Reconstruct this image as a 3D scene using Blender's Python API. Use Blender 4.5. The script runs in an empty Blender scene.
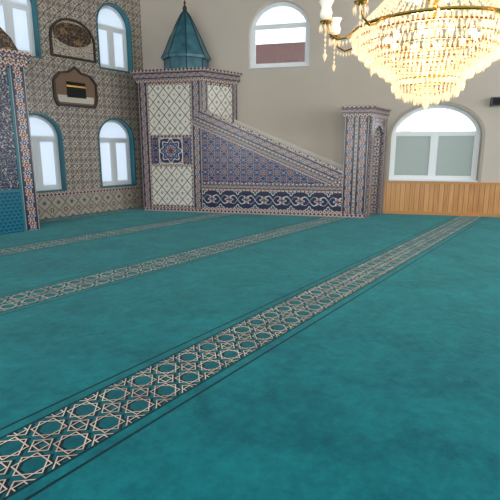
import bpy, bmesh, math, random
from mathutils import Vector, Matrix
from mathutils.geometry import tessellate_polygon
random.seed(4)
PI=math.pi
bpy.context.scene.view_settings.view_transform='Standard'
def srgb(r,g,b):
    def c(x):
        x/=255.
        return x/12.92 if x<=.04045 else ((x+.055)/1.055)**2.4
    return (c(r),c(g),c(b),1)
# ---------------------------------------------------------------- node helpers
class E:
    def __init__(s,nt,o): s.nt=nt; s.o=o
    def __add__(a,b): return m_(a.nt,'ADD',a,b)
    def __radd__(a,b): return m_(a.nt,'ADD',b,a)
    def __sub__(a,b): return m_(a.nt,'SUBTRACT',a,b)
    def __rsub__(a,b): return m_(a.nt,'SUBTRACT',b,a)
    def __mul__(a,b): return m_(a.nt,'MULTIPLY',a,b)
    def __rmul__(a,b): return m_(a.nt,'MULTIPLY',b,a)
    def __truediv__(a,b): return m_(a.nt,'DIVIDE',a,b)
    def abs(a): return m_(a.nt,'ABSOLUTE',a)
    def fract(a): return m_(a.nt,'FRACT',a)
    def floor(a): return m_(a.nt,'FLOOR',a)
    def sin(a): return m_(a.nt,'SINE',a)
    def cos(a): return m_(a.nt,'COSINE',a)
    def sqrt(a): return m_(a.nt,'SQRT',a)
    def min(a,b): return m_(a.nt,'MINIMUM',a,b)
    def max(a,b): return m_(a.nt,'MAXIMUM',a,b)
    def lt(a,b): return m_(a.nt,'LESS_THAN',a,b)
    def gt(a,b): return m_(a.nt,'GREATER_THAN',a,b)
    def atan2(a,b): return m_(a.nt,'ARCTAN2',a,b)
def m_(nt,op,*args):
    n=nt.nodes.new('ShaderNodeMath'); n.operation=op
    for i,v in enumerate(args):
        if isinstance(v,E): nt.links.new(v.o,n.inputs[i])
        else: n.inputs[i].default_value=v
    return E(nt,n.outputs[0])
def mixc(nt,fac,a,b):
    n=nt.nodes.new('ShaderNodeMix'); n.data_type='RGBA'
    for k,v in ((0,fac),(6,a),(7,b)):
        if isinstance(v,E): nt.links.new(v.o,n.inputs[k])
        else: n.inputs[k].default_value=v
    return E(nt,n.outputs[2])
def newmat(name,color=(.8,.8,.8,1),rough=.5,metal=0,**kw):
    m=bpy.data.materials.new(name); m.use_nodes=True
    b=m.node_tree.nodes['Principled BSDF']
    b.inputs['Base Color'].default_value=color
    b.inputs['Roughness'].default_value=rough
    b.inputs['Metallic'].default_value=metal
    for k,v in kw.items(): b.inputs[k.replace('_',' ')].default_value=v
    return m
def uvxy(nt):
    t=nt.nodes.new('ShaderNodeUVMap'); t.uv_map='UVMap'
    s=nt.nodes.new('ShaderNodeSeparateXYZ'); nt.links.new(t.outputs[0],s.inputs[0])
    return E(nt,s.outputs[0]),E(nt,s.outputs[1]),t
def noise(nt,vec,scale,detail=3,rough=.5,scl=None,dist=0):
    n=nt.nodes.new('ShaderNodeTexNoise'); n.inputs['Scale'].default_value=scale
    n.inputs['Detail'].default_value=detail; n.inputs['Roughness'].default_value=rough; n.inputs['Distortion'].default_value=dist
    src=vec
    if scl:
        mp=nt.nodes.new('ShaderNodeMapping'); mp.inputs['Scale'].default_value=scl
        nt.links.new(vec,mp.inputs[0]); src=mp.outputs[0]
    nt.links.new(src,n.inputs['Vector'])
    return E(nt,n.outputs[0])
def ramp(nt,e,lo,hi):
    n=nt.nodes.new('ShaderNodeMapRange'); n.inputs[1].default_value=lo; n.inputs[2].default_value=hi
    nt.links.new(e.o,n.inputs[0]); return E(nt,n.outputs[0])
def layer_mask(nt,x,y,L):
    k=L[0]; P=L[1]
    if k in('ring','blob'):
        r=(x*x+y*y).sqrt(); rr=P['r']
        if P.get('a'):
            th=y.atan2(x); rr=(th*P['k']+P.get('ph',0)).cos()*P['a']+P['r']
        return (r-rr).abs().lt(P['w']) if k=='ring' else r.lt(rr)
    if k=='diam':
        d=x.abs()+y.abs()
        return (d-P['a']).abs().lt(P['w']) if 'w' in P else d.lt(P['a'])
    if k=='sq':
        d=x.abs().max(y.abs())
        return (d-P['a']).abs().lt(P['w']) if 'w' in P else d.lt(P['a'])
    if k=='cross':
        return x.abs().min(y.abs()).lt(P['w'])
    if k=='edgex':
        return x.abs().gt(.5-P['w'])
    if k=='edgey':
        return y.abs().gt(.5-P['w'])
    if k=='joint':
        return x.abs().max(y.abs()).gt(.5-P['w'])
    if k=='wave':
        return (y-(x*2*PI).sin()*P['a']-P.get('o',0)).abs().lt(P['w'])
    if k=='wave2':
        return (x-(y*2*PI).sin()*P['a']-P.get('o',0)).abs().lt(P['w'])
def tile(name,cell,base,layers,rough=.28,cellv=None,off=(0,0),bump=0):
    m=newmat(name,rough=rough); nt=m.node_tree
    u,v,t=uvxy(nt); cv=cellv or cell
    x0=((u-off[0])/cell+50.).fract()-.5
    y0=((v-off[1])/cv+50.).fract()-.5
    col=base
    for L in layers:
        xx,yy=x0,y0
        h=L[1].get('half')
        if h in(1,'x'): xx=(x0+1.0).fract()-.5
        if h in(1,'y'): yy=(y0+1.0).fract()-.5
        PP=dict(L[1]); PP.pop('half',None)
        mk=layer_mask(nt,xx,yy,(L[0],PP))
        col=mixc(nt,mk,col,L[2])
    n=noise(nt,t.outputs[0],2.5,3)
    col=mixc(nt,ramp(nt,n,.3,.9)*.12,col,srgb(110,92,80))
    nt.links.new(col.o,nt.nodes['Principled BSDF'].inputs['Base Color'])
    return m
cream=srgb(230,220,204); navy=srgb(20,32,88); red=srgb(146,42,38); dk=srgb(40,34,40)
M={}
M['damask']=tile('damask_tile',.27,srgb(172,160,146),[
  ('wave',{'a':.18,'w':.022},srgb(80,66,62)),('wave2',{'a':.18,'w':.022},srgb(80,66,62)),
  ('ring',{'r':.33,'a':.12,'k':4,'w':.045},srgb(58,56,68)),
  ('ring',{'r':.20,'a':.05,'k':8,'w':.03},srgb(222,214,202)),
  ('blob',{'r':.14,'a':.05,'k':8},srgb(84,50,44)),
  ('blob',{'r':.055},srgb(200,190,176)),
  ('ring',{'r':.20,'a':.07,'k':4,'w':.03,'half':1},srgb(110,70,52)),
  ('blob',{'r':.12,'a':.04,'k':4,'half':1},srgb(46,54,84)),
  ('blob',{'r':.04,'half':1},srgb(224,214,198)),
])
M['dado']=tile('dado_tile',.36,srgb(178,168,154),[
  ('diam',{'a':.48,'w':.035},srgb(78,68,70)),('diam',{'a':.36,'w':.015},srgb(110,90,82)),
  ('blob',{'r':.15,'a':.06,'k':6},srgb(82,56,56)),('blob',{'r':.05},cream),
  ('blob',{'r':.12,'a':.05,'k':6,'half':1},srgb(58,66,92))])
BL=[('ring',{'r':.40,'a':.08,'k':4,'w':.06},srgb(22,32,84)),
  ('blob',{'r':.29,'a':.07,'k':4,'ph':PI},srgb(128,44,38)),
  ('blob',{'r':.16,'a':.03,'k':8},srgb(214,202,184)),
  ('blob',{'r':.09},srgb(26,40,92)),
  ('blob',{'r':.25,'a':.06,'k':4,'half':1},srgb(24,38,94)),
  ('blob',{'r':.11,'half':1},srgb(196,140,120)),
  ('wave',{'a':.22,'w':.018},srgb(50,44,56))]
M['border']=tile('border_tile',.24,srgb(198,186,170),BL)
def band_mat(name,cell,off,vertical=True,cellv=None):
    wv='wave2' if vertical else 'wave'; hs='y' if vertical else 'x'; ed='edgex' if vertical else 'edgey'
    return tile(name,cell,srgb(24,28,68),[
      (wv,{'a':.20,'w':.08},srgb(206,190,172)),(wv,{'a':.20,'w':.045},srgb(120,42,36)),
      ('blob',{'r':.23,'a':.06,'k':6},srgb(212,198,180)),('blob',{'r':.17,'a':.05,'k':6},srgb(136,40,36)),('blob',{'r':.05},cream),
      ('blob',{'r':.23,'a':.06,'k':6,'half':hs},srgb(212,198,180)),('blob',{'r':.17,'a':.05,'k':6,'half':hs},srgb(26,50,124)),('blob',{'r':.05,'half':hs},cream),
      (ed,{'w':.06},srgb(214,202,186)),(ed,{'w':.025},srgb(50,40,50))],cellv=cellv,off=off)
M['border_thin']=tile('thin_border_tile',.10,srgb(214,200,184),[
  ('blob',{'r':.35,'a':.08,'k':4},srgb(24,36,90)),('blob',{'r':.14},red),('blob',{'r':.22,'half':1},srgb(146,58,48))])
M['lattice']=tile('lattice_tile',.29,srgb(222,215,203),[
  ('diam',{'a':.5,'w':.042},srgb(50,50,72)),
  ('blob',{'r':.07,'a':.03,'k':4},srgb(140,100,90)),('blob',{'r':.10,'half':1},srgb(50,52,76)),('blob',{'r':.04,'half':1},cream)],cellv=.33,off=(-5.6,.16))
M['medallion']=tile('medallion_tile',.66,srgb(16,30,84),[
  ('ring',{'r':.40,'a':.06,'k':8,'w':.022},cream),('blob',{'r':.30,'a':.07,'k':8},srgb(130,140,170)),
  ('blob',{'r':.24,'a':.06,'k':8},srgb(20,36,96)),('ring',{'r':.16,'a':.05,'k':8,'w':.018},cream),
  ('blob',{'r':.08,'a':.02,'k':8},red),('blob',{'r':.17,'a':.05,'k':4,'half':1},srgb(190,172,158)),
  ('blob',{'r':.09,'half':1},navy),('joint',{'w':.03},cream)],off=(-5.345,1.25))
M['hexlat']=tile('star_lattice_tile',.34,srgb(16,30,88),[
  ('ring',{'r':.38,'a':.10,'k':6,'w':.024},srgb(182,176,178)),('blob',{'r':.19,'a':.06,'k':6},srgb(186,174,168)),('blob',{'r':.15,'a':.05,'k':6},srgb(118,34,36)),
  ('blob',{'r':.04},srgb(205,190,176)),('blob',{'r':.16,'a':.06,'k':6,'half':1},srgb(160,150,156)),('blob',{'r':.12,'a':.05,'k':6,'half':1},srgb(122,42,42)),
  ('ring',{'r':.25,'w':.012,'half':1},srgb(120,124,150))],cellv=.30)
M['arab']=tile('arabesque_tile',.46,srgb(8,20,66),[
  ('wave',{'a':.24,'w':.028},srgb(214,212,210)),('wave',{'a':-.24,'w':.018},srgb(170,172,190)),
  ('ring',{'r':.17,'a':.06,'k':6,'w':.028},srgb(218,214,208)),('blob',{'r':.08},srgb(146,44,38)),
  ('ring',{'r':.16,'a':.05,'k':4,'w':.028,'half':1},srgb(212,208,202)),('blob',{'r':.07,'half':1},srgb(90,116,165))],cellv=.44,off=(0,.14))
def scale_mat():
    m=newmat('teal_scale_tile',rough=.2); nt=m.node_tree; u,v,t=uvxy(nt)
    row=(v/.07).floor(); x=((u/.09)+row*.5+50.).fract()-.5; y=(v/.07+50.).fract()
    r=(x*x+(y-1.)*(y-1.)*.6).sqrt()
    col=mixc(nt,(r-.46).abs().lt(.06),srgb(14,88,114),srgb(70,130,146))
    nt.links.new(col.o,nt.nodes['Principled BSDF'].inputs['Base Color']); return m
M['scale']=scale_mat()
def calli_mat(name,bg,fg,sx=9,sy=5,w=.035):
    m=newmat(name,rough=.3); nt=m.node_tree; u,v,t=uvxy(nt)
    n=noise(nt,t.outputs[0],1,1.5,.5,(sx,sy,1))
    col=mixc(nt,(n-.5).abs().lt(w),bg,fg)
    nt.links.new(col.o,nt.nodes['Principled BSDF'].inputs['Base Color']); return m
M['calli']=calli_mat('calligraphy_tile',srgb(16,26,66),srgb(184,178,170),14,12,.016)
M['calli_gold']=calli_mat('gold_calligraphy',srgb(44,32,30),srgb(150,112,70),9,12,.025)
M['calli_light']=calli_mat('light_calligraphy',srgb(190,176,160),srgb(90,70,60),14,16,.03)
def cone_mat():
    m=newmat('teal_cone_paint',rough=.35); nt=m.node_tree; t=nt.nodes.new('ShaderNodeTexCoord')
    n=noise(nt,t.outputs['Object'],4,3)
    col=mixc(nt,ramp(nt,n,.35,.7),srgb(36,88,104),srgb(74,124,136))
    nt.links.new(col.o,nt.nodes['Principled BSDF'].inputs['Base Color']); return m
M['cone']=cone_mat()
M['seam']=newmat('dark_roof_seam',srgb(20,52,62),.4)
M['teal']=newmat('teal_paint',srgb(20,106,120),.35)
M['white']=newmat('white_upvc',srgb(230,232,236),.35)
M['gold']=newmat('brass',srgb(220,175,95),.25,1)
M['dark']=newmat('dark_wood',srgb(50,34,28),.4)
M['black']=newmat('black_cloth',srgb(16,15,16),.8)
M['stone']=newmat('step_marble',srgb(190,184,176),.4)
M['speaker']=newmat('grey_plastic',srgb(90,92,96),.5)
def plaster(name,c1,c2):
    m=newmat(name,rough=.85); nt=m.node_tree; t=nt.nodes.new('ShaderNodeTexCoord')
    n=noise(nt,t.outputs['Object'],.7,4)
    col=mixc(nt,ramp(nt,n,.3,.7),c1,c2)
    nt.links.new(col.o,nt.nodes['Principled BSDF'].inputs['Base Color'])
    b=nt.nodes.new('ShaderNodeBump'); b.inputs['Strength'].default_value=.08
    n2=noise(nt,t.outputs['Object'],90,2); nt.links.new(n2.o,b.inputs['Height'])
    nt.links.new(b.outputs[0],nt.nodes['Principled BSDF'].inputs['Normal']); return m
M['plaster']=plaster('beige_plaster',srgb(192,180,168),srgb(200,188,176))
M['plaster_w']=plaster('white_plaster',srgb(222,216,208),srgb(230,224,216))
M['surround']=newmat('window_surround_paint',srgb(166,156,144),.6)
def wood():
    m=newmat('pine_boards',rough=.35); nt=m.node_tree; u,v,t=uvxy(nt)
    bid=(u/.115).floor(); x=(u/.115+50.).fract()
    w=nt.nodes.new('ShaderNodeTexWhiteNoise'); w.noise_dimensions='1D'; nt.links.new(bid.o,w.inputs['W'])
    n=noise(nt,t.outputs[0],1,5,.6,(28,1.6,1))
    col=mixc(nt,ramp(nt,n,.3,.75),srgb(214,152,88),srgb(166,102,50))
    col=mixc(nt,E(nt,w.outputs[0])*.5,col,srgb(228,178,116))
    col=mixc(nt,(x-.5).abs().gt(.46),col,srgb(110,64,32))
    nt.links.new(col.o,nt.nodes['Principled BSDF'].inputs['Base Color']); return m
M['wood']=wood()
M['wood_rail']=newmat('pine_rail',srgb(196,134,74),.35)
def frosted(name,c,tr=.75):
    m=bpy.data.materials.new(name); m.use_nodes=True; nt=m.node_tree
    b=nt.nodes['Principled BSDF']; b.inputs['Base Color'].default_value=c; b.inputs['Roughness'].default_value=.3
    t=nt.nodes.new('ShaderNodeBsdfTranslucent'); t.inputs[0].default_value=c
    mx=nt.nodes.new('ShaderNodeMixShader'); mx.inputs[0].default_value=tr
    nt.links.new(b.outputs[0],mx.inputs[1]); nt.links.new(t.outputs[0],mx.inputs[2])
    nt.links.new(mx.outputs[0],nt.nodes['Material Output'].inputs[0]); return m
M['frost']=frosted('frosted_glass',srgb(184,192,188),.5)
M['frost_lt']=frosted('frosted_glass_light',srgb(226,232,238),.72)
def clearglass():
    m=bpy.data.materials.new('clear_glass'); m.use_nodes=True; nt=m.node_tree; nt.nodes.remove(nt.nodes['Principled BSDF'])
    a=nt.nodes.new('ShaderNodeBsdfTransparent'); a.inputs[0].default_value=(.92,.95,.96,1)
    g=nt.nodes.new('ShaderNodeBsdfGlossy'); g.inputs['Roughness'].default_value=.02
    mx=nt.nodes.new('ShaderNodeMixShader'); mx.inputs[0].default_value=.06
    nt.links.new(a.outputs[0],mx.inputs[1]); nt.links.new(g.outputs[0],mx.inputs[2]); nt.links.new(mx.outputs[0],nt.nodes['Material Output'].inputs[0]); return m
M['clear']=clearglass()
def carpet():
    m=newmat('teal_carpet',rough=.95); nt=m.node_tree; bs=nt.nodes['Principled BSDF']
    s,n,t=uvxy(nt)
    n1=noise(nt,t.outputs[0],1.5,6,.68,dist=.4); n2=noise(nt,t.outputs[0],9,5,.75); n3=noise(nt,t.outputs[0],200,2)
    f=ramp(nt,n1*.5+n2*.5,.34,.66)
    col=mixc(nt,f,srgb(0,78,92),srgb(18,130,138))
    col=mixc(nt,ramp(nt,n3,.3,.7)*.25,col,srgb(0,58,70))
    q=((n-8.10)/2.6+50.5).fract()*2.6-1.3
    c=.235
    x=((s/c)+50.).fract()-.5
    y=((q/c)+50.).fract()-.5
    def pat(x,y):
        x2=(x+1.).fract()-.5; y2=(y+1.).fract()-.5
        sq=(x.abs().max(y.abs())-.30).abs()
        di=(x.abs()+y.abs()-.42).abs()*.707
        di2=(x2.abs()+y2.abs()-.30).abs()*.707
        sq2=(x2.abs().max(y2.abs())-.13).abs()
        return sq.min(di).min(di2).min(sq2)
    d=pat(x,y)
    xs=((s/c)+50.04).fract()-.5; ys=((q/c)+49.955).fract()-.5
    d2=pat(xs,ys)
    inb=q.abs().lt(.235)
    dark=srgb(6,14,30)
    n4=noise(nt,t.outputs[0],3.5,2)
    lite=mixc(nt,ramp(nt,n4,.35,.65),srgb(228,208,194),srgb(184,156,146))
    col=mixc(nt,inb*.45,col,srgb(0,60,76))
    col=mixc(nt,inb*d2.lt(.038),col,dark)
    col=mixc(nt,inb*d.lt(.0155),col,lite)
    edge=(q.abs()-.245).abs().lt(.009)
    ln=(q.abs()-.33).abs().lt(.010)
    col=mixc(nt,edge.max(ln),col,srgb(4,30,42))
    nt.links.new(col.o,bs.inputs['Base Color'])
    bs.inputs['Sheen Weight'].default_value=.22; bs.inputs['Sheen Roughness'].default_value=.4
    bs.inputs['Sheen Tint'].default_value=(.4,.9,.9,1); bs.inputs['Specular IOR Level'].default_value=.1
    b=nt.nodes.new('ShaderNodeBump'); b.inputs['Strength'].default_value=.5; b.inputs['Distance'].default_value=.02
    h=n3*.3+n2*.7; nt.links.new(h.o,b.inputs['Height']); nt.links.new(b.outputs[0],bs.inputs['Normal'])
    return m
M['carpet']=carpet()
def crystal():
    m=newmat('crystal',srgb(250,236,212),.08,0,IOR=1.5)
    b=m.node_tree.nodes['Principled BSDF']
    b.inputs['Transmission Weight'].default_value=.5
    b.inputs['Emission Color'].default_value=(1,.76,.48,1); b.inputs['Emission Strength'].default_value=.26  # emission stands in for lamplight caught by the crystals
    return m
M['crystal']=crystal()
M['bulb']=newmat('warm_bulb',(1,.9,.7,1),.3); _b=M['bulb'].node_tree.nodes['Principled BSDF']
_b.inputs['Emission Color'].default_value=(1,.82,.55,1); _b.inputs['Emission Strength'].default_value=12
M['shade']=newmat('opal_glass_shade',srgb(250,240,225),.2); _b=M['shade'].node_tree.nodes['Principled BSDF']
_b.inputs['Emission Color'].default_value=(1,.88,.72,1); _b.inputs['Emission Strength'].default_value=.3
# ---------------------------------------------------------------- mesh helpers
COL=bpy.context.collection
def empty(name,loc=(0,0,0),rz=0):
    o=bpy.data.objects.new(name,None); o.location=loc; o.rotation_euler=(0,0,rz); COL.objects.link(o); return o
def mk(name,vs,fs,mat,parent=None,smooth=False,loc=None,rz=None,recalc=True,rot=None):
    me=bpy.data.meshes.new(name); me.from_pydata([tuple(v) for v in vs],[],fs); 
    bm=bmesh.new(); bm.from_mesh(me)
    if recalc: bmesh.ops.recalc_face_normals(bm,faces=bm.faces)
    uvl=bm.loops.layers.uv.new('UVMap')
    for f in bm.faces:
        n=f.normal; a=(abs(n.x),abs(n.y),abs(n.z)); f.smooth=smooth
        for l in f.loops:
            c=l.vert.co
            l[uvl].uv=(c.x,c.y) if a[2]>=max(a[0],a[1]) else ((c.x,c.z) if a[1]>=a[0] else (c.y,c.z))
    bm.to_mesh(me); bm.free()
    me.materials.append(mat)
    o=bpy.data.objects.new(name,me); COL.objects.link(o)
    if parent: o.parent=parent
    if loc: o.location=loc
    if rz is not None: o.rotation_euler=(0,0,rz)
    if rot: o.rotation_euler=rot
    return o
def plate(name,loops,n0,n1,mat,parent=None,**kw):
    ls=[[Vector((a,b,0)) for a,b in L] for L in loops]
    tris=tessellate_polygon(ls); flat=[p for L in ls for p in L]; N=len(flat)
    vs=[(p.x,n0,p.y) for p in flat]+[(p.x,n1,p.y) for p in flat]
    fs=[tuple(t) for t in tris]+[tuple(i+N for i in reversed(t)) for t in tris]
    b=0
    for L in ls:
        k=len(L)
        for i in range(k):
            j=(i+1)%k; fs.append((b+i,b+j,b+j+N,b+i+N))
        b+=k
    return mk(name,vs,fs,mat,parent,**kw)
def prism(name,poly,z0,z1,mat,parent=None,**kw):
    k=len(poly); vs=[(x,y,z0) for x,y in poly]+[(x,y,z1) for x,y in poly]
    fs=[tuple(range(k)),tuple(range(k,2*k))]+[(i,(i+1)%k,(i+1)%k+k,i+k) for i in range(k)]
    return mk(name,vs,fs,mat,parent,**kw)
def box(name,a,b,mat,parent=None,**kw):
    return prism(name,[(a[0],a[1]),(b[0],a[1]),(b[0],b[1]),(a[0],b[1])],a[2],b[2],mat,parent,**kw)
def rect(a,b,c,d): return [(a,c),(b,c),(b,d),(a,d)]
def arch(s0,s1,z0,sp,top,d=0,n=20,dbot=None):
    if dbot is None: dbot=d
    cx=(s0+s1)/2; rx=(s1-s0)/2-d; rz=top-sp-d
    pts=[(cx-rx,z0+dbot),(cx+rx,z0+dbot)]
    pts+=[(cx+rx*math.cos(PI*i/n),sp+rz*math.sin(PI*i/n)) for i in range(n+1)]
    return pts
def lathe(name,prof,seg,mat,parent=None,loc=(0,0,0),smooth=True,rot0=0):
    vs=[];fs=[]
    for r,z in prof:
        for i in range(seg):
            a=2*PI*i/seg+rot0; vs.append((loc[0]+r*math.cos(a),loc[1]+r*math.sin(a),loc[2]+z))
    for j in range(len(prof)-1):
        for i in range(seg):
            k=(i+1)%seg; fs.append((j*seg+i,j*seg+k,(j+1)*seg+k,(j+1)*seg+i))
    fs.append(tuple(range(seg))); fs.append(tuple(range((len(prof)-1)*seg,len(prof)*seg)))
    return mk(name,vs,fs,mat,parent,smooth)
class Acc:
    def __init__(s): s.v=[];s.f=[]
    def add(s,vs,fs):
        b=len(s.v); s.v+=vs; s.f+=[tuple(i+b for i in f) for f in fs]
    def tube(s,pts,r,k=6,closed=False):
        pts=[Vector(p) for p in pts]; n=len(pts); vs=[]
        for i,p in enumerate(pts):
            if closed: t=pts[(i+1)%n]-pts[i-1]
            else: t=pts[min(i+1,n-1)]-pts[max(i-1,0)]
            t.normalize(); up=Vector((0,0,1)) if abs(t.z)<.9 else Vector((1,0,0))
            a=t.cross(up).normalized(); b=t.cross(a)
            for j in range(k):
                th=2*PI*j/k; q=p+a*r*math.cos(th)+b*r*math.sin(th); vs.append(tuple(q))
        fs=[]
        for i in range(n if closed else n-1):
            i2=(i+1)%n
            for j in range(k): fs.append((i*k+j,i*k+(j+1)%k,i2*k+(j+1)%k,i2*k+j))
        s.add(vs,fs)
    def octa(s,p,w,h,a=0):
        x,y,z=p; c,sn=math.cos(a)*w,math.sin(a)*w
        vs=[(x,y,z+h*.35)]+[(x+c,y+sn,z),(x-sn,y+c,z),(x-c,y-sn,z),(x+sn,y-c,z)]+[(x,y,z-h*.65)]
        s.add(vs,[(0,1,2),(0,2,3),(0,3,4),(0,4,1),(5,2,1),(5,3,2),(5,4,3),(5,1,4)])
    def lathe(s,prof,seg,loc):
        vs=[];fs=[]
        for r,z in prof:
            for i in range(seg):
                a=2*PI*i/seg; vs.append((loc[0]+r*math.cos(a),loc[1]+r*math.sin(a),loc[2]+z))
        for j in range(len(prof)-1):
            for i in range(seg):
                k=(i+1)%seg; fs.append((j*seg+i,j*seg+k,(j+1)*seg+k,(j+1)*seg+i))
        s.add(vs,fs)
    def make(s,name,mat,parent,smooth=False): return mk(name,s.v,s.f,mat,parent,smooth)
# ---------------------------------------------------------------- frames
ANG=math.radians(22); C=Vector((-6.2,0,0))
LROT=math.atan2(-math.cos(ANG),-math.sin(ANG)); BROT=PI
def toL(x,y):
    dx,dy=x-C.x,y-C.y; return (dx*-math.sin(ANG)+dy*-math.cos(ANG), dx*math.cos(ANG)+dy*-math.sin(ANG))
H=6.6; YR=-17.0; XR=8.0; XL=C.x+YR*math.tan(ANG); SL=-YR/math.cos(ANG)
fl=[toL(*p) for p in [(C.x,0),(XR,0),(XR,YR),(XL,YR)]]
prism('floor',fl,-.12,0,M['carpet'],loc=tuple(C),rz=LROT)
prism('ceiling',[(C.x-.3,.3),(XR+.3,.3),(XR+.3,YR-.3),(XL-.4,YR-.3)],H,H+.15,M['plaster_w'])
WL=[(.45,1.62,.62,1.88,2.43),(2.62,3.79,.62,1.88,2.43),(.36,1.44,3.62,4.70,5.25),(2.98,4.10,3.62,4.70,5.25)]
for k in range(3): WL+= [(7.6+k*2.6,8.9+k*2.6,.62,1.88,2.43),(7.6+k*2.6,8.9+k*2.6,3.62,4.7,5.25)]
WB=[(1.60,3.18,3.67,4.55,5.26),(-2.58,-.50,.84,1.92,2.68),(-5.9,-3.9,.84,1.92,2.66),(-5.2,-3.7,3.69,4.55,5.24)]
T=.35
plate('wall_left',[rect(-.1,SL,0,H)]+[arch(*w) for w in WL],-T,0,M['damask'],loc=tuple(C),rz=LROT)
plate('wall_back',[rect(-XR,-C.x+.3,0,H)]+[arch(*w) for w in WB],-T,0,M['plaster'],rz=BROT)
WR=[(-9+k*4.2,-6.6+k*4.2,.9,3.6,4.8) for k in range(4)]  # unseen rear windows, added to let light into the room
plate('wall_rear',[rect(XL,XR,0,H)]+[arch(*w) for w in WR],-T,0,M['plaster'],loc=(0,YR,0),rz=0)
WX=[(1.8+k*4.0,4.0+k*4.0,.9,3.6,4.8) for k in range(4)]  # unseen right-hand windows, likewise added for light
plate('wall_right',[rect(0,-YR,0,H)]+[arch(*w) for w in WX],-T,0,M['plaster'],loc=(XR,YR,0),rz=PI/2)
wc=[0]
def window(w,loc,rz,liner,glass_lo,glass_hi,n=-.2,mull=True,transom=None,lw=.035,out=.015,fr=.06):
    wc[0]+=1; e=empty('window_%d'%wc[0],loc,rz)
    s0,s1,z0,sp,top=w
    if liner: plate('reveal',[arch(*w),arch(*w,d=lw)],-.30,out,liner,e)
    d=lw if liner else 0.0
    plate('frame',[arch(*w,d=d+.001),arch(*w,d=d+fr)],n-.04,n+.04,M['white'],e)
    tz=sp if transom is None else transom
    a=d+fr
    box('transom',(s0+a,n-.035,tz-.03),(s1-a,n+.035,tz+.03),M['white'],e)
    cx=(s0+s1)/2
    if mull:
        box('mullion',(cx-.04,n-.03,z0+a),(cx+.04,n+.03,tz-.03),M['white'],e)
    def half(x0,x1):
        plate('sash',[rect(x0,x1,z0+a,tz-.03),rect(x0+.05,x1-.05,z0+a+.05,tz-.08)],n-.025,n+.028,M['white'],e)
        box('pane',(x0+.05,n-.006,z0+a+.05),(x1-.05,n+.006,tz-.08),glass_lo,e)
    if mull: half(s0+a,cx-.04); half(cx+.04,s1-a)
    else: half(s0+a,s1-a)
    rx=(s1-s0)/2-a; rzv=top-sp-a
    y0=tz+.03
    pts=[(cx-rx,y0),(cx+rx,y0)]
    k=16
    for i in range(k+1):
        x,z=cx+rx*math.cos(PI*i/k),sp+rzv*math.sin(PI*i/k)
        if z>y0+.01: pts.append((x,z))
    plate('fanlight',[pts],n-.006,n+.006,glass_hi,e)
    if not liner: box('sill',(s0+.001,n+.04,z0+.0),(s1-.001,out+.03,z0+.024),M['white'],e)
    return e
for i,w in enumerate(WL):
    window(w,tuple(C),LROT,M['teal'],M['frost_lt'],M['frost_lt'],mull=True)
window(WB[0],(0,0,0),BROT,None,M['clear'],M['clear'],n=-.18,mull=False,transom=4.72,fr=.09)
def surround(w,e):
    plate('surround',[arch(*w,d=-.07,dbot=0),arch(*w,d=0,dbot=-.001)],.0,.03,M['surround'],e)
e=window(WB[1],(0,0,0),BROT,None,M['frost'],M['clear'],n=-.2,transom=2.02,fr=.08); surround(WB[1],e)
e=window(WB[2],(0,0,0),BROT,None,M['frost'],M['clear'],n=-.2,transom=2.02,fr=.08); surround(WB[2],e)
window(WB[3],(0,0,0),BROT,None,M['clear'],M['clear'],n=-.22,mull=False,transom=4.72)
for w in WR: window(w,(0,YR,0),0,None,M['clear'],M['clear'],n=-.2)
for w in WX: window(w,(XR,YR,0),PI/2,None,M['clear'],M['clear'],n=-.2)
plate('trim_1',[rect(.42,4.1,.0,.50)],0,.012,M['dado'],loc=tuple(C),rz=LROT)
plate('trim_2',[rect(.42,4.1,.50,.60)],0,.02,M['border_thin'],loc=tuple(C),rz=LROT)
e=empty('wood_wainscot',(0,0,0),BROT)
box('boards',(-XR,0,0.08),(-.42,.03,.78),M['wood'],e)
box('rail',(-XR,0,.78),(-.42,.055,.83),M['wood_rail'],e)
box('skirting',(-XR,0,0),(-.42,.045,.08),M['wood_rail'],e)
# ---------------------------------------------------------------- minbar
mb=empty('minbar')
YF=-.99; YB=-.03
tp=[(-5.86,YF),(-4.17,YF),(-3.50,YB),(-6.1,YB)]
prism('pulpit_body',tp,0,3.36,M['border'],mb)
def grow(poly,g):
    return [(x+(g if x>-4.5 else -g),y-(g if y<-.5 else 0)) for x,y in poly]
prism('cornice_lower',grow(tp,.04),3.28,3.34,M['border_thin'],mb)
prism('cornice_mid',grow(tp,.09),3.34,3.51,band_mat('cornice_band',.17,(0,3.34),False),mb)
prism('cornice_upper',grow(tp,.14),3.51,3.57,M['border_thin'],mb)
def panel(nm,poly,mat,t=.012): return plate(nm,[poly],YF-t,YF+.001,mat,mb)
panel('border_strip',rect(-5.86,-5.615,0,3.28),band_mat('band_a',.245,(-5.86,0)))
panel('border_strip',rect(-4.415,-4.17,0,3.28),band_mat('band_b',.245,(-4.415,0)))
panel('lattice_upper',rect(-5.58,-4.45,1.98,3.20),M['lattice'])
panel('medallion_side',rect(-5.58,-4.45,1.25,1.91),M['hexlat'],.011)
panel('medallion_panel',rect(-5.345,-4.685,1.25,1.91),M['medallion'],.018)
panel('lattice_lower',rect(-5.58,-4.45,.16,1.18),M['lattice'])
for a in (-5.615,-4.45): panel('moulding',rect(a,a+.035,.12,3.2),M['border_thin'],.022)
for z in (1.19,1.925,3.20,.12): panel('moulding',rect(-5.58,-4.45,z,z+.045),M['border_thin'],.022)
panel('plinth',rect(-5.86,-.05,0,.08),M['border_thin'],.03)
dx,dy=(-3.50+4.17),(YB-YF); ln=math.hypot(dx,dy); ra=math.atan2(dy,dx)
plate('side_strip',[rect(0,.20,2.3,3.28)],-.012,.001,band_mat('band_c',.20,(0,0)),mb,loc=(-4.17,YF,0),rz=ra)
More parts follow.
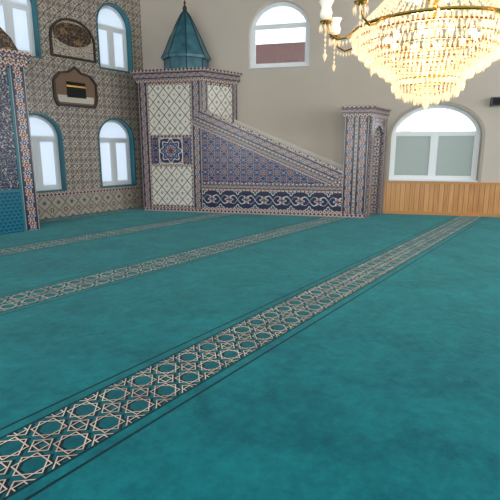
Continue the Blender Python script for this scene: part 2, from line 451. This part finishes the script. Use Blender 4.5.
plate('side_lattice',[rect(.22,ln-.18,2.2,3.20)],-.012,.001,M['lattice'],mb,loc=(-4.17,YF,0),rz=ra)
plate('side_strip',[rect(ln-.17,ln,1.7,3.28)],-.012,.001,band_mat('band_d',.17,(ln-.17,0)),mb,loc=(-4.17,YF,0),rz=ra)
cl=(-4.72,-.5,0)
lathe('drum',[(.56,3.57),(.56,3.88)],8,M['cone'],mb,cl,False,PI/8)
lathe('cone_roof',[(.62,3.86),(.63,3.92),(.52,4.10),(.40,4.38),(.25,4.68),(.12,4.92),(.05,5.02)],8,M['cone'],mb,cl,False,PI/8)
rb=Acc()
for i in range(8):
    a=2*PI*i/8+PI/8
    rb.tube([(cl[0]+r*math.cos(a),cl[1]+r*math.sin(a),z) for r,z in [(.56,3.58),(.56,3.86),(.635,3.9),(.525,4.10),(.405,4.38),(.255,4.68),(.125,4.92),(.05,5.02)]],.015)
rb.make('roof_ribs',M['seam'],mb)
lathe('finial',[(.02,5.0),(.05,5.05),(.06,5.1),(.03,5.15),(.015,5.18),(.035,5.22),(.01,5.27),(.004,5.36)],12,M['dark'],mb,cl)
SLP=.42
def ztop(x): return 2.60-SLP*(x+4.17)
xg=-.60
plate('flank',[[(-4.17,0),(xg,0),(xg,ztop(xg)-.04),(-4.17,ztop(-4.17)-.04)]],YF,YF+.12,M['border'],mb)
plate('handrail_cap',[[(-4.17,ztop(-4.17)-.04),(xg,ztop(xg)-.04),(xg,ztop(xg)+.02),(-4.17,ztop(-4.17)+.02)]],YF-.03,YF+.15,M['border_thin'],mb)
al=math.atan(SLP); LL=(xg+4.17)/math.cos(al)
def sband(nm,d0,d1,mat,t):
    ta=math.tan(al)
    pl=[(-d0*ta,-d0),(LL-d0*ta,-d0),(LL-d1*ta,-d1),(-d1*ta,-d1)]
    return plate(nm,[pl],-t,.001,mat,mb,loc=(-4.17,YF,ztop(-4.17)-.04),rot=(0,al,0))
sband('sloped_band',.0,.22,band_mat('band_slope',.22,(0,-.22),False),.014)
sband('sloped_moulding',.22,.25,M['border_thin'],.024)
sband('sloped_band_low',.25,.37,band_mat('band_slope2',.12,(0,-.37),False),.014)
sband('sloped_moulding',.37,.395,M['border_thin'],.024)
zz=lambda x: ztop(x)-.04-.395/math.cos(al)
xr=(2.60-.04-.395/math.cos(al)-.78)/SLP-4.17
xr=min(xr,-.62)
tri=[(-4.17,.78),(xr,.78)]+([(xr,zz(xr))] if zz(xr)>.79 else [])+[(-4.17,zz(-4.17))]
panel('triangle_panel',tri,M['hexlat'])
panel('triangle_moulding',rect(-4.17,xg,.745,.78),M['border_thin'],.02)
panel('mid_band',rect(-4.17,xg,.62,.745),band_mat('band_mid',.125,(0,.62),False),.014)
panel('arabesque_panel',rect(-4.17,xg,.14,.58),M['arab'])
panel('arabesque_moulding_low',rect(-4.17,xg,.08,.14),M['border_thin'],.02)
panel('arabesque_moulding_top',rect(-4.17,xg,.58,.62),M['border_thin'],.02)
plate('inner_flank',[[(-3.55,0),(xg+.33,0),(xg+.33,ztop(xg)-.04),(-3.55,ztop(-3.8)-.04)]],YB-.1,YB,M['plaster_w'],mb)
for i in range(9):
    x1=xg+.05-(i)*.37; box('step_%d'%(i+1),(x1-.37,YF+.12,0),(x1,YB-.1,.17*(i+1)),M['stone'],mb)
ge=[(-.60,YF),(-.05,YF),(.33,YB),(-.22,YB)]
def lerp(a,b,t): return (a[0]+(b[0]-a[0])*t,a[1]+(b[1]-a[1])*t)
fp=[ge[0],ge[1],lerp(ge[1],ge[2],.24),lerp(ge[0],ge[3],.24)]
bp=[lerp(ge[0],ge[3],.8),lerp(ge[1],ge[2],.8),ge[2],ge[3]]
prism('gate_pillar',fp,0,2.36,M['border'],mb)
prism('gate_pillar',bp,0,2.36,M['border'],mb)
prism('gate_lintel',[fp[3],fp[2],bp[1],bp[0]],2.14,2.36,M['plaster_w'],mb)
gl=math.hypot(.38,YB-YF); gr=math.atan2(YB-YF,.38)
gm=tile('gate_border',.25,srgb(198,186,170),BL,off=(0,0))
plate('gate_arch',[[(0,0),(.25,0)]+[(.52-.27*math.cos(PI*i/14),1.90+.27*math.sin(PI*i/14)) for i in range(15)]+[(.79,0),(gl,0),(gl,2.36),(0,2.36)]],-.05,0,gm,mb,loc=(-.05,YF,0),rz=gr)
plate('gate_arch_strip',[rect(0.01,.24,0,2.34)],-.062,-.05,band_mat('band_g1',.23,(.01,0)),mb,loc=(-.05,YF,0),rz=gr)
plate('gate_arch_strip',[rect(.80,gl-.005,0,2.34)],-.062,-.05,band_mat('band_g2',gl-.805,(.80,0)),mb,loc=(-.05,YF,0),rz=gr)
def grow2(p,g): return [(x+(-g if i in(0,3) else g),y-(g if i<2 else 0)) for i,(x,y) in enumerate(p)]
prism('gate_cornice_low',grow2(ge,.05),2.36,2.42,M['border_thin'],mb)
prism('gate_cornice_mid',grow2(ge,.09),2.42,2.54,band_mat('cornice_band2',.12,(0,2.42),False),mb)
prism('gate_cornice_top',grow2(ge,.13),2.54,2.60,M['border_thin'],mb)
plate('gate_strip',[rect(-.60,-.34,0,2.36)],YF-.014,YF,band_mat('band_e',.26,(-.60,0)),mb)
plate('gate_strip',[rect(-.31,-.05,0,2.36)],YF-.014,YF,band_mat('band_f',.26,(-.31,.13)),mb)
plate('gate_moulding',[rect(-.34,-.31,0,2.36)],YF-.02,YF,M['border_thin'],mb)
# ---------------------------------------------------------------- mihrab
mh=empty('mihrab',tuple(C),LROT)
a0,a1,nn,hh=4.13,7.1,1.3,3.15
cx=(a0+a1)/2; R=.62
plan=[(a0,0.01),(a0,nn),(cx-R,nn)]+[(cx-R*math.cos(PI*i/16),nn-R*1.2*math.sin(PI*i/16)) for i in range(1,16)]+[(cx+R,nn),(a1,nn),(a1,0.01)]
prism('niche_body',plan,0,2.25,M['border'],mh)
plate('front_head',[[(a0,2.25),(cx-R,2.25)]+[(cx-R*math.cos(PI*i/16),2.25+.6*math.sin(PI*i/16)) for i in range(1,16)]+[(cx+R,2.25),(a1,2.25),(a1,hh),(a0,hh)]],nn-.3,nn,M['border'],mh)
box('head_block',(a0,.01,2.25),(a1,nn-.3,hh),M['teal'],mh)
for k,(g,z0,z1,mt) in enumerate([(.04,hh,hh+.07,'border_thin'),(.09,hh+.07,hh+.2,'border'),(.13,hh+.2,hh+.26,'border_thin')]):
    box('cornice_%d'%k,(a0-g,.01,z0),(a1+g,nn+g,z1),M[mt],mh)
for (p0,p1) in ((a0+.34,a0+.86),(a1-.86,a1-.34)):
    plate('calligraphy_panel',[rect(p0,p1,.85,2.95)],nn,nn+.02,M['calli'],mh)
    plate('scale_panel',[rect(p0,p1,.0,.80)],nn,nn+.02,M['scale'],mh)
    plate('moulding',[rect(p0,p1,.80,.85)],nn,nn+.03,M['teal'],mh)
plate('border_strip',[rect(a0,a0+.29,0,3.15)],nn,nn+.014,band_mat('band_m1',.29,(a0,0)),mh)
plate('border_strip',[rect(a1-.29,a1,0,3.15)],nn,nn+.014,band_mat('band_m2',.29,(a1-.29,0)),mh)
plate('moulding',[rect(a0+.29,a0+.34,0,3.1)],nn,nn+.03,M['teal'],mh)
plate('moulding',[rect(a1-.34,a1-.29,0,3.1)],nn,nn+.03,M['teal'],mh)
plate('crest',[[(a0+.05,hh+.26),(a1-.05,hh+.26),(a1-.2,hh+.5),(a1-.7,hh+.55),(cx+.5,hh+.75),(cx,hh+1.1),(cx-.5,hh+.75),(a0+.7,hh+.55),(a0+.45,hh+.72),(a0+.2,hh+.5)]],nn-.12,nn,M['calli_gold'],mh)
# ---------------------------------------------------------------- wall pictures
pc=empty('framed_kaaba_picture',tuple(C),LROT)
def ogee(cx,z0,w,h,d=0):
    w=w/2-d; z0+=d; h-=2*d
    return [(cx-w*.85,z0),(cx+w*.85,z0),(cx+w,z0+h*.18),(cx+w,z0+h*.62),(cx+w*.72,z0+h*.82),(cx+w*.3,z0+h*.86),(cx,z0+h),(cx-w*.3,z0+h*.86),(cx-w*.72,z0+h*.82),(cx-w,z0+h*.62),(cx-w,z0+h*.18)]
plate('frame',[ogee(2.17,2.62,1.2,.95),ogee(2.17,2.62,1.2,.95,.06)],0,.05,M['dark'],pc)
plate('picture_ground',[ogee(2.17,2.62,1.2,.95,.06)],0,.02,newmat('picture_sepia',srgb(126,96,78),.6),pc)
plate('picture_crowd',[rect(1.68,2.66,2.72,2.88)],.02,.023,newmat('picture_crowd',srgb(205,196,182),.6),pc)
plate('kaaba',[rect(1.9,2.42,2.84,3.2)],.02,.03,M['black'],pc)
plate('kaaba_band',[rect(1.9,2.42,3.08,3.12)],.03,.033,M['gold'],pc)
pq=empty('calligraphy_panel_picture',tuple(C),LROT)
def oval(cx,cz,rx,rz,n=32): return [(cx+rx*math.cos(2*PI*i/n),cz+rz*math.sin(2*PI*i/n)) for i in range(n)]
pz=(1.55,2.75,3.72,4.15,4.62)
plate('rim',[arch(*pz),arch(*pz,d=.05)],0.005,.05,M['dark'],pq)
plate('field',[arch(*pz,d=.05)],0.005,.02,M['calli_light'],pq)
plate('medallion',[oval(2.15,4.26,.50,.26)],.02,.04,M['calli_gold'],pq)
sp=empty('wall_speaker',(0,0,0),BROT)
box('case',(-3.02,0,2.60),(-2.68,.16,2.80),M['speaker'],sp)
box('grille',(-3.0,.16,2.62),(-2.70,.17,2.78),M['black'],sp)
# ---------------------------------------------------------------- chandelier
UP=.06; HC=H-UP
cc=Vector((.64,-6.05,UP)); ch=empty('crystal_chandelier',tuple(cc))
me_=Acc(); cr=Acc(); sh=Acc(); bu=Acc()
me_.tube([(0,0,4.2),(0,0,HC-.12)],.018); me_.lathe([(.0,HC),(.16,HC),(.14,HC-.05),(.04,HC-.12),(0,HC-.12)],20,(0,0,0))
me_.lathe([(.0,4.3),(.1,4.28),(.06,4.2),(.12,4.1),(.04,3.9),(.06,3.6),(.12,3.4),(.05,3.2),(.08,3.0),(.0,2.95)],16,(0,0,0))
def ring(r,z,t=.012): me_.tube([(r*math.cos(2*PI*i/48),r*math.sin(2*PI*i/48),z) for i in range(48)],t,6,True)
ring(.22,4.15);ring(.93,2.93,.02);ring(.88,2.86)
nst=48
for i in range(nst):
    a=2*PI*i/nst
    for j in range(32):
        t=j/31.; r=.22+.71*t**1.9; z=4.15-1.20*t**.85
        cr.octa((r*math.cos(a),r*math.sin(a),z),.015 if j%5 else .024,.055,a)
tiers=[(.93,2.89),(.91,2.80),(.84,2.72),(.76,2.64),(.67,2.57),(.58,2.51),(.50,2.45),(.42,2.40),(.41,2.31),(.36,2.24),(.26,2.19),(.14,2.15)]
for k,(r,z) in enumerate(tiers):
    ring(r-.02,z+.06,.009)
    n=max(8,int(2*PI*r/.052))
    for i in range(n):
        a=2*PI*(i+.5*(k%2))/n
        cr.octa((r*math.cos(a),r*math.sin(a),z),.018,.115,a)
        if k<8 and i%2: cr.octa(((r-.07)*math.cos(a+.03),(r-.07)*math.sin(a+.03),z+.01),.014,.09,a)
cr.octa((0,0,2.10),.05,.14)
na=10
for i in range(na):
    a=2*PI*i/na+math.radians(14.3)+PI
    ca,sa=math.cos(a),math.sin(a)
    pr=[(.93,2.93),(1.02,2.86),(1.12,2.84),(1.22,2.90),(1.27,3.0)]
    me_.tube([(r*ca,r*sa,z) for r,z in pr],.013)
    L=(1.27*ca,1.27*sa,3.0)
    me_.lathe([(0,-.02),(.02,0),(.07,.03),(.075,.04),(.02,.045),(.02,.07)],12,L)
    sh.lathe([(.02,.06),(.065,.08),(.075,.13),(.055,.19),(.075,.24),(.09,.26)],16,L)
    bu.lathe([(.0,.08),(.02,.1),(.022,.13),(.0,.17)],8,L)
    for j in range(8):
        b=2*PI*j/8; cr.octa((L[0]+.07*math.cos(b),L[1]+.07*math.sin(b),2.97),.014,.10,b)
    for j in range(5): cr.octa((L[0],L[1],2.90-.06*j),.016 if j<4 else .028,.06 if j<4 else .12)
    for j in range(1,8):
        t=j/8.; r=.93+.33*t; cr.octa((r*ca,r*sa,2.80+.06*(2*t-1)**2),.013,.07)
for i in range(10):
    a=2*PI*i/10; bu.lathe([(0,-.05),(.03,-.03),(.035,0),(.03,.03),(0,.05)],8,(.5*math.cos(a),.5*math.sin(a),2.85))
    a+=.3; bu.lathe([(0,-.05),(.03,-.03),(.035,0),(.03,.03),(0,.05)],8,(.3*math.cos(a),.3*math.sin(a),3.35))
me_.make('brass_frame',M['gold'],ch); cr.make('crystals',M['crystal'],ch); sh.make('lamp_shades',M['shade'],ch,True); bu.make('bulbs',M['bulb'],ch,True)
# ---------------------------------------------------------------- exterior neighbour
nb=empty('neighbour_house',(-4.5,7,0))
box('house_wall',(-5,0,-3),(6,6,4.0),M['plaster_w'],nb)
rm=tile('roof_tiles',.25,srgb(96,38,30),[('joint',{'w':.1},srgb(44,18,16))],rough=.8)
mk('roof',[(-5.5,-.5,4.0),(6.5,-.5,4.0),(6.5,3,6.4),(-5.5,3,6.4),(6.5,6.5,4.0),(-5.5,6.5,4.0)],[(0,1,2,3),(3,2,4,5),(0,3,5),(1,4,2),(0,5,4,1)],rm,nb)
# ---------------------------------------------------------------- lights
w=bpy.data.worlds.new('sky'); bpy.context.scene.world=w; w.use_nodes=True
bg=w.node_tree.nodes['Background']; bg.inputs[0].default_value=(.90,.95,1,1); bg.inputs[1].default_value=2.3
def area(name,loc,rot,sx,sy,p,col=(1,1,1)):
    l=bpy.data.lights.new(name,'AREA'); l.shape='RECTANGLE'; l.size=sx; l.size_y=sy; l.energy=p; l.color=col
    o=bpy.data.objects.new(name,l); o.location=loc; o.rotation_euler=rot; COL.objects.link(o); return o
for k,wd in enumerate(WR):
    area('fill_rear',((wd[0]+wd[1])/2,YR-.45,2.8),(PI/2,0,0),2.3,3.8,345,(1,.99,.97))  # area lamps added outside the rear openings to brighten the room
for k,wd in enumerate(WX):
    area('fill_right',(XR+.45,YR+(wd[0]+wd[1])/2,2.8),(PI/2,0,PI/2),2.2,3.8,240,(1,.99,.98))  # same added fill lamps behind the right-hand openings
pl=bpy.data.lights.new('chandelier_glow','POINT'); pl.energy=65; pl.color=(1,.8,.56); pl.shadow_soft_size=.25
po=bpy.data.objects.new('chandelier_glow',pl); po.location=(0,0,2.72); po.parent=ch; COL.objects.link(po)
# ---------------------------------------------------------------- camera
cd=bpy.data.cameras.new('camera'); cam=bpy.data.objects.new('camera',cd); COL.objects.link(cam)
cam.location=(0,-12.35,1.6); cd.sensor_width=36; cd.lens=36*460/500.
cam.rotation_euler=(PI/2-math.atan(100/460.),0,math.radians(14.3))
bpy.context.scene.camera=cam
